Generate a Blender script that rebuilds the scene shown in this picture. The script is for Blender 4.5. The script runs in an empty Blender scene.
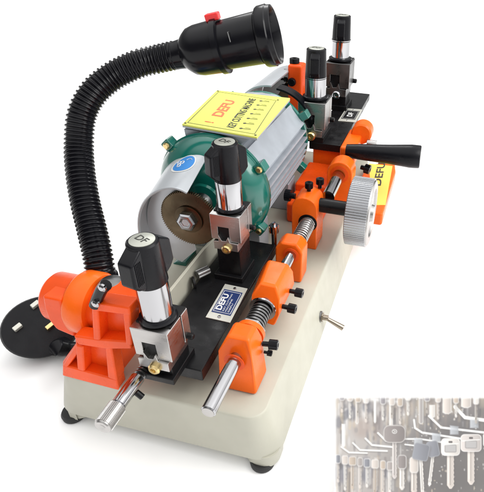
import bpy, bmesh, math, random
import numpy as np
from mathutils import Vector, Matrix, noise
random.seed(7)
U = 0.0125                       # one scene-plan unit in metres
scene = bpy.context.scene
COL = scene.collection
V = Vector
# ------------------------------------------------------------------ camera model
F, CX, CY = 483.297, 325.146, 245.389
RR = np.array([[0.9709557, 0.2368746, 0.0336958], [0.1606469, -0.5410686, -0.8254922], [-0.1773064, 0.8069295, -0.5634068]])
CAM = np.array([10.98469, -26.46875, 38.50492])
def ray(u, v): return RR.T @ np.array([(u - CX) / F, (v - CY) / F, 1.0])
def at(u, v, x=None, y=None, z=None):
    d = ray(u, v)
    t = (x - CAM[0]) / d[0] if x is not None else (y - CAM[1]) / d[1] if y is not None else (z - CAM[2]) / d[2]
    return V(CAM + d * t)
def zon(u, v, p):                # height at which the sight line passes the upright through p
    d = ray(u, v); a = np.array([0, 0, 1.0])
    s = np.linalg.lstsq(np.stack([a, -d], 1), CAM - np.array(p), rcond=None)[0]
    return p[2] + s[0]

# ------------------------------------------------------------------ materials
def mat(name, col, rough=0.4, metal=0.0, coat=0.0, bump=0.0, bscale=200.0, var=0.0, vscale=30.0, rvar=0.0, spec=0.5, col2=None, scratch=0.0, aniso=None, alpha=1.0, trans=0.0):
    m = bpy.data.materials.new(name); m.use_nodes = True
    n = m.node_tree.nodes; l = m.node_tree.links; b = n['Principled BSDF']
    c = tuple(col) + (1,)
    b.inputs['Base Color'].default_value = c
    b.inputs['Roughness'].default_value = rough; b.inputs['Metallic'].default_value = metal
    b.inputs['Coat Weight'].default_value = coat; b.inputs['Coat Roughness'].default_value = 0.12
    b.inputs['Specular IOR Level'].default_value = spec
    b.inputs['Transmission Weight'].default_value = trans
    tc = n.new('ShaderNodeTexCoord')
    if var > 0 or col2:
        t = n.new('ShaderNodeTexNoise'); t.inputs['Scale'].default_value = vscale; t.inputs['Detail'].default_value = 6
        l.new(tc.outputs['Object'], t.inputs['Vector'])
        mx = n.new('ShaderNodeMix'); mx.data_type = 'RGBA'
        c2 = tuple(col2) + (1,) if col2 else tuple(x * (1 - var) for x in col) + (1,)
        mx.inputs['A'].default_value = c; mx.inputs['B'].default_value = c2
        rp = n.new('ShaderNodeMapRange'); rp.inputs['From Min'].default_value = .38; rp.inputs['From Max'].default_value = .65
        l.new(t.outputs['Fac'], rp.inputs['Value']); l.new(rp.outputs['Result'], mx.inputs['Factor'])
        l.new(mx.outputs['Result'], b.inputs['Base Color'])
    if rvar > 0:
        t = n.new('ShaderNodeTexNoise'); t.inputs['Scale'].default_value = 55; t.inputs['Detail'].default_value = 8
        mp = n.new('ShaderNodeMapping'); l.new(tc.outputs['Object'], mp.inputs['Vector'])
        if aniso: mp.inputs['Scale'].default_value = aniso
        l.new(mp.outputs['Vector'], t.inputs['Vector'])
        rp = n.new('ShaderNodeMapRange'); rp.inputs['From Min'].default_value = .3; rp.inputs['From Max'].default_value = .7
        rp.inputs['To Min'].default_value = max(0.02, rough - rvar); rp.inputs['To Max'].default_value = rough + rvar
        l.new(t.outputs['Fac'], rp.inputs['Value']); l.new(rp.outputs['Result'], b.inputs['Roughness'])
    if bump > 0:
        t = n.new('ShaderNodeTexNoise'); t.inputs['Scale'].default_value = bscale; t.inputs['Detail'].default_value = 4
        mp = n.new('ShaderNodeMapping'); l.new(tc.outputs['Object'], mp.inputs['Vector'])
        if aniso: mp.inputs['Scale'].default_value = aniso
        l.new(mp.outputs['Vector'], t.inputs['Vector'])
        bp = n.new('ShaderNodeBump'); bp.inputs['Strength'].default_value = bump; bp.inputs['Distance'].default_value = 0.0005
        l.new(t.outputs['Fac'], bp.inputs['Height']); l.new(bp.outputs['Normal'], b.inputs['Normal'])
    return m
M = {}
M['beige'] = mat('beige_hammered_paint', (.455, .445, .37), .42, bump=.35, bscale=160, var=.07, vscale=18, rvar=.08)
M['orange'] = mat('orange_gloss_paint', (.90, .135, .008), .28, bump=.2, bscale=90, var=.12, vscale=25, rvar=.08, spec=.25)
M['orange_deep'] = mat('orange_deep_paint', (.86, .085, .007), .30, bump=.2, bscale=90, var=.14, vscale=25, rvar=.08, spec=.25)
M['black'] = mat('black_plastic', (.005, .005, .007), .28, spec=.18, bump=.15, bscale=400, rvar=.08)
M['blackgloss'] = mat('black_glossy_plastic', (.005, .005, .007), .2, rvar=.06, spec=.22)
M['oxide'] = mat('black_oxide_steel', (.007, .007, .008), .32, spec=.22, metal=.0, rvar=.12, bump=.1, bscale=300, var=.3, vscale=40)
M['chrome'] = mat('chrome', (.44, .44, .455), .12, metal=1, rvar=.04)
M['steel'] = mat('ground_steel', (.44, .43, .42), .30, metal=1, rvar=.05, aniso=(1, 1, 5), bump=.08, bscale=120)
M['wheelsteel'] = mat('turned_steel', (.42, .43, .45), .28, metal=1, rvar=.05)
M['nickel'] = mat('aged_nickel', (.34, .29, .23), .25, metal=1, rvar=.05)
M['darksteel'] = mat('dark_steel', (.20, .20, .20), .34, metal=1, rvar=.1)
M['alu'] = mat('cast_aluminium', (.40, .43, .47), .42, metal=.35, rvar=.1, bump=.1, bscale=120, var=.08)
M['aluguard'] = mat('brushed_aluminium_guard', (.56, .59, .62), .32, metal=.4, rvar=.03, aniso=(1, 6, 1), var=.05, vscale=12)
M['teal'] = mat('teal_enamel', (.004, .15, .115), .20, coat=.6, var=.2, vscale=14, bump=.12, bscale=40)
M['cutter'] = mat('bronzed_cutter_steel', (.16, .12, .075), .33, metal=1, rvar=.1, var=.5, vscale=16)
M['brass'] = mat('brass', (.72, .55, .26), .25, metal=1, rvar=.1)
M['yellow'] = mat('yellow_enamel_plate', (.74, .76, .13), .40, var=.05, vscale=10)
M['sticker'] = mat('yellow_sticker', (.88, .66, .10), .45)
M['red'] = mat('red_plastic', (.75, .02, .02), .3)
M['redprint'] = mat('red_print', (.80, .16, .05), .5)
M['ink'] = mat('black_print', (.03, .03, .025), .5)
M['palewhite'] = mat('silver_print', (.70, .71, .70), .35)
M['navy'] = mat('navy_enamel', (.018, .035, .12), .3)
M['blue'] = mat('blue_sticker_vinyl', (.02, .22, .62), .35)
M['emblem'] = mat('silver_emblem', (.42, .43, .38), .35, metal=.3)
M['labelsilver'] = mat('label_silver', (.62, .62, .56), .35, metal=.4)
M['rubber'] = mat('black_rubber', (.012, .012, .012), .6)

# ------------------------------------------------------------------ geometry helpers
def frame(d):
    d = V(d).normalized(); a = V((0, 0, 1)) if abs(d.z) < .9 else V((1, 0, 0))
    x = d.cross(a).normalized(); return x, d.cross(x).normalized(), d
class G:
    def __init__(s): s.v = []; s.f = []
    def add(s, vs, fs):
        o = len(s.v); s.v += [V(p) for p in vs]; s.f += [[i + o for i in f] for f in fs]; return s
    def box(s, a, b):
        (x0, y0, z0), (x1, y1, z1) = a, b
        x0, x1 = min(x0, x1), max(x0, x1); y0, y1 = min(y0, y1), max(y0, y1); z0, z1 = min(z0, z1), max(z0, z1)
        return s.add([(x0,y0,z0),(x1,y0,z0),(x1,y1,z0),(x0,y1,z0),(x0,y0,z1),(x1,y0,z1),(x1,y1,z1),(x0,y1,z1)],
                     [(0,3,2,1),(4,5,6,7),(0,1,5,4),(1,2,6,5),(2,3,7,6),(3,0,4,7)])
    def obox(s, c, ax, ay, az, hx, hy, hz):       # oriented box
        c = V(c); p = []
        for z in (-1, 1):
            for x, y in ((-1,-1),(1,-1),(1,1),(-1,1)): p.append(c + V(ax)*hx*x + V(ay)*hy*y + V(az)*hz*z)
        return s.add(p, [(0,3,2,1),(4,5,6,7),(0,1,5,4),(1,2,6,5),(2,3,7,6),(3,0,4,7)])
    def prism(s, pts, vec):
        n = len(pts); vec = V(vec); p = [V(q) for q in pts]
        return s.add(p + [q + vec for q in p], [list(range(n))[::-1], list(range(n, 2*n))] + [(i, (i+1) % n, (i+1) % n + n, i + n) for i in range(n)])
    def lathe(s, o, d, prof, seg=40, cap=True, a0=0, a1=None, closed=False):   # prof: (distance along d, radius)
        x, y, d = frame(d); o = V(o); full = a1 is None
        n = seg if full else seg + 1
        vs = []
        for t, r in prof:
            for k in range(n):
                a = a0 + (2*math.pi*k/seg if full else (a1 - a0)*k/seg)
                vs.append(o + d*t + (x*math.cos(a) + y*math.sin(a))*r)
        fs = []
        m = len(prof)
        for i in range(m if closed else m - 1):
            j = (i + 1) % m
            for k in range(seg):
                k2 = (k+1) % n
                fs.append((i*n+k, i*n+k2, j*n+k2, j*n+k))
        if cap and full and not closed: fs += [list(range(n))[::-1], [(m-1)*n + k for k in range(n)]]
        return s.add(vs, fs)
    def cyl(s, p0, p1, r, r1=None, seg=32, ch=0.0):
        p0, p1 = V(p0), V(p1); L = (p1 - p0).length; r1 = r if r1 is None else r1
        if ch: return s.lathe(p0, p1 - p0, [(0, r-ch), (ch, r), (L-ch, r1), (L, r1-ch)], seg)
        return s.lathe(p0, p1 - p0, [(0, r), (L, r1)], seg)
    def tube(s, path, rad, seg=20):
        pts = [V(p) for p in path]; n = len(pts); vs = []; fs = []
        up = None
        for i, p in enumerate(pts):
            t = (pts[min(i+1, n-1)] - pts[max(i-1, 0)]).normalized()
            if up is None: up = frame(t)[0]
            x = (up - t*up.dot(t)).normalized(); up = x; y = t.cross(x)
            r = rad(i/(n-1)) if callable(rad) else rad
            for k in range(seg): a = 2*math.pi*k/seg; vs.append(p + (x*math.cos(a) + y*math.sin(a))*r)
        for i in range(n-1):
            for k in range(seg): k2 = (k+1) % seg; fs.append((i*seg+k, i*seg+k2, (i+1)*seg+k2, (i+1)*seg+k))
        fs += [list(range(seg))[::-1], [(n-1)*seg+k for k in range(seg)]]
        return s.add(vs, fs)
    def gear(s, c, d, r0, r1, n, L, depth=1.0):     # toothed / knurled wheel
        x, y, d = frame(d); c = V(c); pts = []
        for k in range(n):
            for q, r in ((0, r0), (.25, r1), (.6, r1), (.7, r0)):
                a = 2*math.pi*(k+q)/n; pts.append(c + (x*math.cos(a) + y*math.sin(a))*r)
        return s.prism(pts, d*L)
    def spring(s, p0, p1, R, r, turns, seg=8):
        p0, p1 = V(p0), V(p1); x, y, d = frame(p1-p0); L = (p1-p0).length; N = int(turns*20)
        return s.tube([p0 + d*L*i/N + (x*math.cos(2*math.pi*i/20) + y*math.sin(2*math.pi*i/20))*R for i in range(N+1)], r, seg)
    def mesh(s, name, origin, smooth=35):
        me = bpy.data.meshes.new(name); o = V(origin)
        me.from_pydata([((p - o)*U)[:] for p in s.v], [], s.f); me.validate()
        bm = bmesh.new(); bm.from_mesh(me); bmesh.ops.recalc_face_normals(bm, faces=bm.faces); bm.to_mesh(me); bm.free()
        if smooth:
            me.polygons.foreach_set('use_smooth', [True]*len(me.polygons)); me.set_sharp_from_angle(angle=math.radians(smooth))
        return me
ORG = {}
def thing(name, label, cat, loc, group=None):
    o = bpy.data.objects.new(name, None); COL.objects.link(o); o.location = V(loc)*U
    o.empty_display_size = .02
    o['label'] = label; o['category'] = cat
    if group: o['group'] = group
    ORG[o.name] = V(loc); return o
def part(name, g, m, parent=None, bevel=0.0, smooth=35, label=None, seg=2):
    org = ORG[parent.name] if parent else V((0, 0, 0))
    me = g.mesh(name, org, smooth); me.materials.append(M[m] if isinstance(m, str) else m)
    o = bpy.data.objects.new(name, me); COL.objects.link(o)
    if parent: o.parent = parent; ORG[o.name] = org
    if bevel:
        b = o.modifiers.new('bevel', 'BEVEL'); b.width = bevel*U; b.segments = seg; b.limit_method = 'ANGLE'; b.angle_limit = math.radians(40); b.harden_normals = True
    if label: o['label'] = label
    return o
def text(g, s, o, dx, dy, size, ext=0.03, width=None, bold=0.0):
    """lettering laid flat: o = left end of the baseline, dx = reading direction, dy = up the letters"""
    cu = bpy.data.curves.new('t', 'FONT'); cu.body = s; cu.size = 1; cu.extrude = 0; cu.offset = bold; cu.resolution_u = 3
    ob = bpy.data.objects.new('t', cu); COL.objects.link(ob)
    me = bpy.data.meshes.new_from_object(ob.evaluated_get(bpy.context.evaluated_depsgraph_get()))
    xs = [v.co.x for v in me.vertices]; x0, x1 = min(xs), max(xs)
    k = (width/(x1-x0)) if width else size
    dx = V(dx).normalized(); dy = V(dy).normalized(); n = dx.cross(dy)*ext; o = V(o)
    vs = [o + dx*(v.co.x - x0)*k + dy*v.co.y*size for v in me.vertices]
    nv = len(vs); fs = [list(p.vertices) for p in me.polygons]
    ed = {}
    for f in fs:
        for i in range(len(f)):
            e = (f[i], f[(i+1) % len(f)]); ed[e] = 1
    side = [(a, b, b+nv, a+nv) for (a, b) in ed if (b, a) not in ed]
    g.add(vs + [v + n for v in vs], fs + [[i + nv for i in f] for f in fs] + side)
    bpy.data.objects.remove(ob); bpy.data.curves.remove(cu); bpy.data.meshes.remove(me)
    return g
X, Y, Z = V((1,0,0)), V((0,1,0)), V((0,0,1))
GROUND = -8.3

# ------------------------------------------------------------------ the machine
mach = thing('key_cutting_machine', 'orange, teal and beige key cutting machine with a black gooseneck work lamp', 'key machine', (-10.5, 28, GROUND))

# --- base casting
def rrect(x0, x1, y0, y1, r, z, n=8):
    p = []
    for cx, cy, a in ((x1-r, y0+r, -90), (x1-r, y1-r, 0), (x0+r, y1-r, 90), (x0+r, y0+r, 180)):
        for k in range(n+1): t = math.radians(a + 90*k/n); p.append((cx + r*math.cos(t), cy + r*math.sin(t), z))
    return p
BL = 60.0
def ring(z, e, r): return rrect(-21.5-e+.36*z, .1+e-.19*z, -.9-e, BL+e, r - .12*z, z)
g = G(); lv = [(-6.4, -.08, 1.7), (-6.3, .06, 1.8), (-.35, -.0, 1.8), (-.14, -.03, 1.78), (-.04, -.1, 1.7), (0, -.2, 1.6)]
n = len(ring(0, 0, 1)); vs = []; fs = []
for z, e, r in lv: vs += ring(z, e, r)
for i in range(len(lv)-1):
    for k in range(n): fs.append((i*n+k, i*n+(k+1) % n, (i+1)*n+(k+1) % n, (i+1)*n+k))
fs += [list(range(n))[::-1], [(len(lv)-1)*n+k for k in range(n)]]
g.add(vs, fs)
for sx0, sx1 in ((-23.6, -19.9), (-2.3, 1.2)):
    for y0, y1 in ((-.87, 3.0), (BL-3.6, BL-.03)):
        g.prism(rrect(sx0, sx1, y0+.1, y1, 2.3 if y0 < 5 and sx0 < -5 else 1.5, -7.6), (0, 0, 1.6))
base = part('base_casting', g, 'beige', mach, smooth=50)
for x, y in ((-.5, .1), (-22.5, .1), (-.8, BL-2), (-21.6, BL-2)):
    part('rubber_foot', G().lathe((x, y, GROUND), Z, [(0, 1.0), (.15, 1.25), (.6, 1.3), (.9, 1.15)], 32), 'rubber', base)
# toggle switch on the right flank
sw = at(321.5, 317, x=1.0)
g = G().lathe(sw - X*.15, X, [(0, .75), (.15, .75), (.15, .6), (.4, .6)], 6)
g.lathe(sw + X*.2, X, [(0, .36), (.7, .33), (.72, .25)], 20)
tog = part('toggle_switch', g, 'nickel', base)
lev = at(343, 328, x=3.9)
part('toggle_lever', G().tube([sw + X*.5, sw*.5 + lev*.5 + X*.25, lev], lambda t: .22 + .18*t, 14), 'nickel', base)
part('switch_plate', G().cyl(sw - X*.22, sw + X*.02, .75, seg=32), 'darksteel', base)

# --- motor
mx, mz = -14.1, 10.0
def pol(a, r, y): t = math.radians(a); return V((mx + r*math.sin(t), y, mz + r*math.cos(t)))    # a: degrees from upright towards +x
prof = []
def fin(a, r0, r1, w):
    prof.extend([(a-w, r0), (a-w*.55, r1), (a+w*.55, r1), (a+w, r0)])
for s in (1,):
    seq = [(2, 6.2)]
segs = []
a = 18
pr = [(18, 7.0), (30, 6.9), (31, 6.1), (37, 6.1), (38, 7.0), (44, 6.75), (58, 6.7), (66, 7.05), (67.5, 6.25), (72, 6.25)]
for k in range(6):
    b0 = 74 + k*8.5
    pr += [(b0, 6.95), (b0+2, 6.95), (b0+2.8, 6.15), (b0+7.6, 6.15)]
pr += [(128, 6.5), (150, 6.3), (180, 6.2)]
full = [(0, 6.85)] + pr + [(360-a_, r_) for a_, r_ in pr[:-1][::-1]]
g = G(); g.prism([pol(a_, r_, 22.9) for a_, r_ in full], (0, 17.7, 0))
motor = part('motor', g, 'alu', mach, smooth=20)
g = G(); zt = 17.05
g.prism([(mx-3.5, 23.3, 16.0), (mx+3.5, 23.3, 16.0), (mx+4.9, 23.3, zt), (mx-3.6, 23.3, zt)], (0, 14.5, 0))
part('terminal_box', g, 'alu', motor, bevel=.08)
bp = [(0, 7.15), (.5, 7.2), (.55, 7.08), (.7, 7.08), (.75, 7.0), (1.3, 6.9), (1.9, 6.6), (2.5, 6.1), (3.0, 5.4), (3.3, 4.6), (3.5, 3.4), (3.55, 2.2), (3.8, 2.0), (3.85, .6)]
bell = part('end_bell', G().lathe((mx, 23.1, mz), -Y, bp, 72), 'teal', motor, smooth=45)
part('end_bell', G().lathe((mx, 40.5, mz), Y, [(a_, b_*.96) for a_, b_ in bp], 72), 'teal', motor, smooth=45)
for yy, dy in ((22.4, -1), (41.2, 1)):
    for a_ in (58, -44, 128, -128):
        c = pol(a_, 7.45, yy); x, z_ = (c - V((mx, yy, mz))).normalized(), Y
        g = G(); g.obox(c, x, Y, x.cross(Y), .62, .75, .62)
        part('bolt_lug', g, 'teal', motor, bevel=.18)
        part('lug_screw', G().lathe(c + Y*dy*.75, Y*dy, [(0, .42), (.15, .42), (.28, .25)], 20), 'brass', motor)
# motor feet
for y_ in (23.6, 36.5): part('motor_foot', G().box((mx-5.2, y_, 0), (mx+5.2, y_+3.4, 4.6)), 'alu', motor, bevel=.15)
# yellow plate on top
PC = [at(*q, z=17.75) for q in ((182, 124), (257, 137), (290, 98), (217, 90))]
g = G().prism([p - Z*.42 for p in PC], Z*.22)
npl = part('plate_backing', g, 'alu', motor, bevel=.03)
npy = part('name_plate', G().prism([p - Z*.2 for p in PC], Z*.2), 'yellow', motor, bevel=.03)
o, ex, ey = PC[0], (PC[1]-PC[0]), (PC[3]-PC[0])
def pl(u, v, h=0.004): return o + ex*u + ey*v + Z*h
dx, dy = ey.normalized(), -ex.normalized()
def thinline(g, a, b, w, n, h=.02):
    a, b = V(a), V(b); d = (b-a).normalized(); s_ = d.cross(n).normalized()*w/2
    return g.prism([a-s_, b-s_, b+s_, a+s_], V(n)*h)
g = G(); text(g, 'DEFU', pl(.40, .30), dx, dy, 2.0, .02, width=ey.length*.46, bold=.03)
part('plate_heading', g, 'redprint', motor, smooth=0)
part('plate_mark', text(G(), '!', pl(.36, .13), dx, dy, 1.6, .02, bold=.03), 'redprint', motor, smooth=0)
g = G(); text(g, 'KEY CUTTING MACHINE', pl(.66, .10), dx, dy, 1.4, .02, width=ey.length*.80, bold=.02)
for a_, b_ in (((.05,.05),(.95,.05)), ((.95,.05),(.95,.95)), ((.95,.95),(.05,.95)), ((.05,.95),(.05,.05))): thinline(g, pl(*a_), pl(*b_), .06, Z)
for c_ in ((.03,.03),(.97,.03),(.97,.97),(.03,.97)): g.cyl(pl(*c_), pl(*c_)+Z*.05, .13, seg=12)
for k in range(7):                                 # small key drawings
    q = .12 + k*.125; w_ = .055
    thinline(g, pl(.76, q), pl(.76+.11, q+.01), .10, Z); g.cyl(pl(.745, q), pl(.745, q)+Z*.02, .2, seg=10)
    thinline(g, pl(.79, q+.03), pl(.86, q+.03), .05, Z)
part('plate_lettering', g, 'ink', motor, smooth=0)

# --- cutter and its guard
cc = at(189, 219, y=16.2)
cut = part('cutting_wheel', G().gear(cc, Y, 3.33, 3.5, 84, .45), 'cutter', mach, smooth=30)
g = G().lathe(cc - Y*.02, -Y, [(0, 1.7), (.15, 1.7), (.2, 1.5)], 40); part('cutter_flange', g, 'cutter', cut)
g = G().lathe(cc - Y*.2, -Y, [(0, 1.2), (.6, 1.2), (.8, 1.0), (.85, .7), (.7, .5)], 6)
part('hex_nut', g, 'wheelsteel', cut, bevel=.06, smooth=25)
part('spindle', G().cyl(cc + Y*.4, (mx, 20, mz), 1.25, seg=32), 'darksteel', cut)
fr = [at(u, v, y=15.0) for u, v in ((187,193),(181,190),(173,188),(163,189),(152,194),(144,202),(139.5,213),(138.5,226),(141,240),(148,253),(158,262))]
bk = [at(u, v, y=22.2) for u, v in ((214,144),(208,142.5),(200,143),(191,145.5),(182,149),(174,156),(168,165),(163,176),(163,190),(168,203),(176,213))]
def cr(P, s):
    s = max(0, min(len(P)-1.0001, s)); i = int(s); t = s-i
    p = [P[max(0, min(len(P)-1, i+k))] for k in (-1, 0, 1, 2)]
    return .5*((2*p[1]) + (p[2]-p[0])*t + (2*p[0]-5*p[1]+4*p[2]-p[3])*t*t + (3*p[1]-p[0]-3*p[2]+p[3])*t**3)
def gs(s, t):
    a, b = cr(fr, s*10), cr(bk, s*10); return a.lerp(b, t)
def gn(s, t):
    a = gs(min(s+.01, 1), t)-gs(max(s-.01, 0), t); b = gs(s, min(t+.05, 1))-gs(s, max(t-.05, 0)); nn = a.cross(b).normalized()
    c = V((cc.x, 0, cc.z)); p = gs(s, t); return nn if nn.dot(V((p.x, 0, p.z)) - c) > 0 else -nn
g = G(); NS, NT = 48, 8; vs = []; fs = []
for sd in (0, -.16):
    for i in range(NS+1):
        for j in range(NT+1): vs.append(gs(i/NS, j/NT) + gn(i/NS, j/NT)*sd)
K = (NS+1)*(NT+1); ix = lambda i, j: i*(NT+1)+j
for i in range(NS):
    for j in range(NT): fs += [(ix(i,j), ix(i+1,j), ix(i+1,j+1), ix(i,j+1)), (K+ix(i,j), K+ix(i,j+1), K+ix(i+1,j+1), K+ix(i+1,j))]
for i in range(NS): fs += [(ix(i,0), K+ix(i,0), K+ix(i+1,0), ix(i+1,0)), (ix(i,NT), ix(i+1,NT), K+ix(i+1,NT), K+ix(i,NT))]
for j in range(NT): fs += [(ix(0,j), ix(0,j+1), K+ix(0,j+1), K+ix(0,j)), (ix(NS,j), K+ix(NS,j), K+ix(NS,j+1), ix(NS,j+1))]
g.add(vs, fs)
guard = part('cutter_guard', g, 'aluguard', mach, smooth=50)
# guard face: flat sheet behind the wheel
P = [cr(fr, 10*k/24) for k in range(3, 25)]
face = [V((p.x, 0, p.z)) for p in P]
inner = [V((cc.x + 1.7*math.cos(a_), 0, cc.z + 1.7*math.sin(a_))) for a_ in [math.radians(q) for q in range(-75, 80, 10)]]
out = [at(182, 262, y=16.9), at(196, 250, y=16.9)]
poly = [V((p.x, 16.9, p.z)) for p in [*[cr(fr, 10*k/24)*1 for k in range(4, 25)]]] + out + [at(190, 232, y=16.9), at(172, 200, y=16.9)]
part('guard_face', G().prism(poly, Y*.15), 'aluguard', guard)
rim = G(); rim.tube([cr(fr, k/6) for k in range(0, 61)], .13, 8); part('guard_rim', rim, 'aluguard', guard)
# blue oval on the guard
def oval(rs, h, m, nm, inner=0):
    g = G(); N = 40; s0, t0 = .235, .53; vs = []; R = [i/6 for i in range(7)]
    for r in R:
        for k in range(N):
            a_ = 2*math.pi*k/N; s_ = s0 + rs*.125*r*math.cos(a_); t_ = t0 + rs*.19*r*math.sin(a_)
            vs.append(gs(s_, t_) + gn(s_, t_)*h)
    fs = [(i*N+k, i*N+(k+1) % N, (i+1)*N+(k+1) % N, (i+1)*N+k) for i in range(6) for k in range(N)]
    nvv = len(vs); vs2 = [p for p in vs]
    g.add(vs, fs); return part(nm, g, m, guard, smooth=60)
oval(1.0, .03, 'palewhite', 'sticker_edge'); oval(.87, .05, 'blue', 'round_sticker')
g = G()
def gp(s, t, h=.075): return gs(s, t) + gn(s, t)*h
for cs, ct in ((.285, .50), (.265, .56), (.30, .57)):                    # swirl mark printed on it
    g.tube([gp(cs + .017*math.cos(a_), ct + .03*math.sin(a_)) for a_ in [math.radians(q) for q in range(0, 330, 20)]], .055, 6)
g.tube([gp(.17 + .012*k, .60 - .004*k*k + .02*k) for k in range(6)], .035, 6)
part('sticker_mark', g, 'palewhite', guard)
# teal foot of the motor seen under the guard
g = G().prism([at(*q, y=17.6) for q in ((166, 268), (176, 262), (186, 262), (186, 280), (172, 284))], Y*3)
part('bell_foot', g, 'teal', motor, bevel=.12)

# --- beige upright sheet beside the near carriage
tp = [at(204, 246, x=-12.6), at(166, 284, x=-12.6)]
g = G().prism([(-12.6, tp[1].y, 0), (-12.6, tp[1].y, 5.9), (-12.6, tp[0].y, 5.9), (-12.6, 22, 5.4), (-12.6, 22, 0)], (-.35, 0, 0))
part('beige_upright', g, 'beige', base, bevel=.05)
g = G().box((-20, 8, 0), (-13, 22, 1.0)); part('spindle_bed', g, 'beige', base, bevel=.3)

# --- near carriage
PT = 3.9
g = G(); PX0, PX1, PY0, PY1 = -12.0, -5.9, .15, 21.5
g.prism([(PX0, PY0, 2.5), (PX1, PY0, 2.5), (PX1, PY1, 2.5), (PX0, PY1, 2.5)], Z*1.4)
car = part('near_carriage', g, 'oxide', mach, bevel=.12)
kc = [at(197, 274, z=4.4), at(209, 270, z=4.4)]
d_ = (kc[1]-kc[0]); part('knurled_screw', G().gear(at(197, 275, z=4.7), V((.6, 1, 0)), .46, .5, 22, 1.5), 'darksteel', car)
part('washer', G().lathe(at(193, 283, z=4.3), V((1, .8, 0)), [(0, .75), (.2, .75)], 24), 'oxide', car)
def label_plate(corners, z, parent, mini=False):
    q = [at(*c, z=z+.12) for c in corners]          # order: near-left, near-right, far-right, far-left
    q[2] = q[1] + (q[3]-q[0])                        # keep it a true rectangle-like plate
    part('rating_label', G().prism([p - Z*.12 for p in q], Z*.12), 'labelsilver', parent, bevel=.03)
    o_, ex_, ey_ = q[0], q[1]-q[0], q[3]-q[0]
    L = lambda u, v, h=.004: o_ + ex_*u + ey_*v + Z*h
    g = G(); c = []
    for a_, b_ in ((.1,.16),(.9,.16),(.9,.84),(.1,.84)):
        c.append(L(a_, b_))
    part('label_panel', G().prism(c, Z*.015), 'navy' if not mini else 'oxide', parent)
    g = G(); dxx, dyy = ey_.normalized(), -ex_.normalized()
    if not mini:
        text(g, 'DEFU', L(.42, .25, .03), dxx, dyy, ex_.length*.33, .01, width=ey_.length*.46, bold=.03)
        for k, (a_, b_) in enumerate(((.24, .74), (.24, .60), (.24, .48))):
            u = .55 + k*.11; text(g, ('KEY CUTTING', 'MACHINE', 'DEFU')[k], L(u, a_, .03), dxx, dyy, ex_.length*.085, .01, width=ey_.length*(b_-a_))
    else:
        text(g, 'DF', L(.62, .36, .03), dxx, dyy, ex_.length*.42, .01, width=ey_.length*.3, bold=.03)
    for a_, b_ in (((.15,.2),(.85,.2)), ((.85,.2),(.85,.8)), ((.85,.8),(.15,.8)), ((.15,.8),(.15,.2))): thinline(g, L(*a_, .025), L(*b_, .025), .05, Z, .01)
    part('label_lettering', g, 'palewhite', parent, smooth=0)
    for b_ in (.08, .92): part('label_rivet', G().lathe(L(.5, b_, 0), Z, [(0, .2), (.06, .17), (.1, .05)], 16), 'chrome', parent)
label_plate(((205.5, 317), (230, 322.5), (247.5, 288), (225, 283.75)), PT, car)

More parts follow.
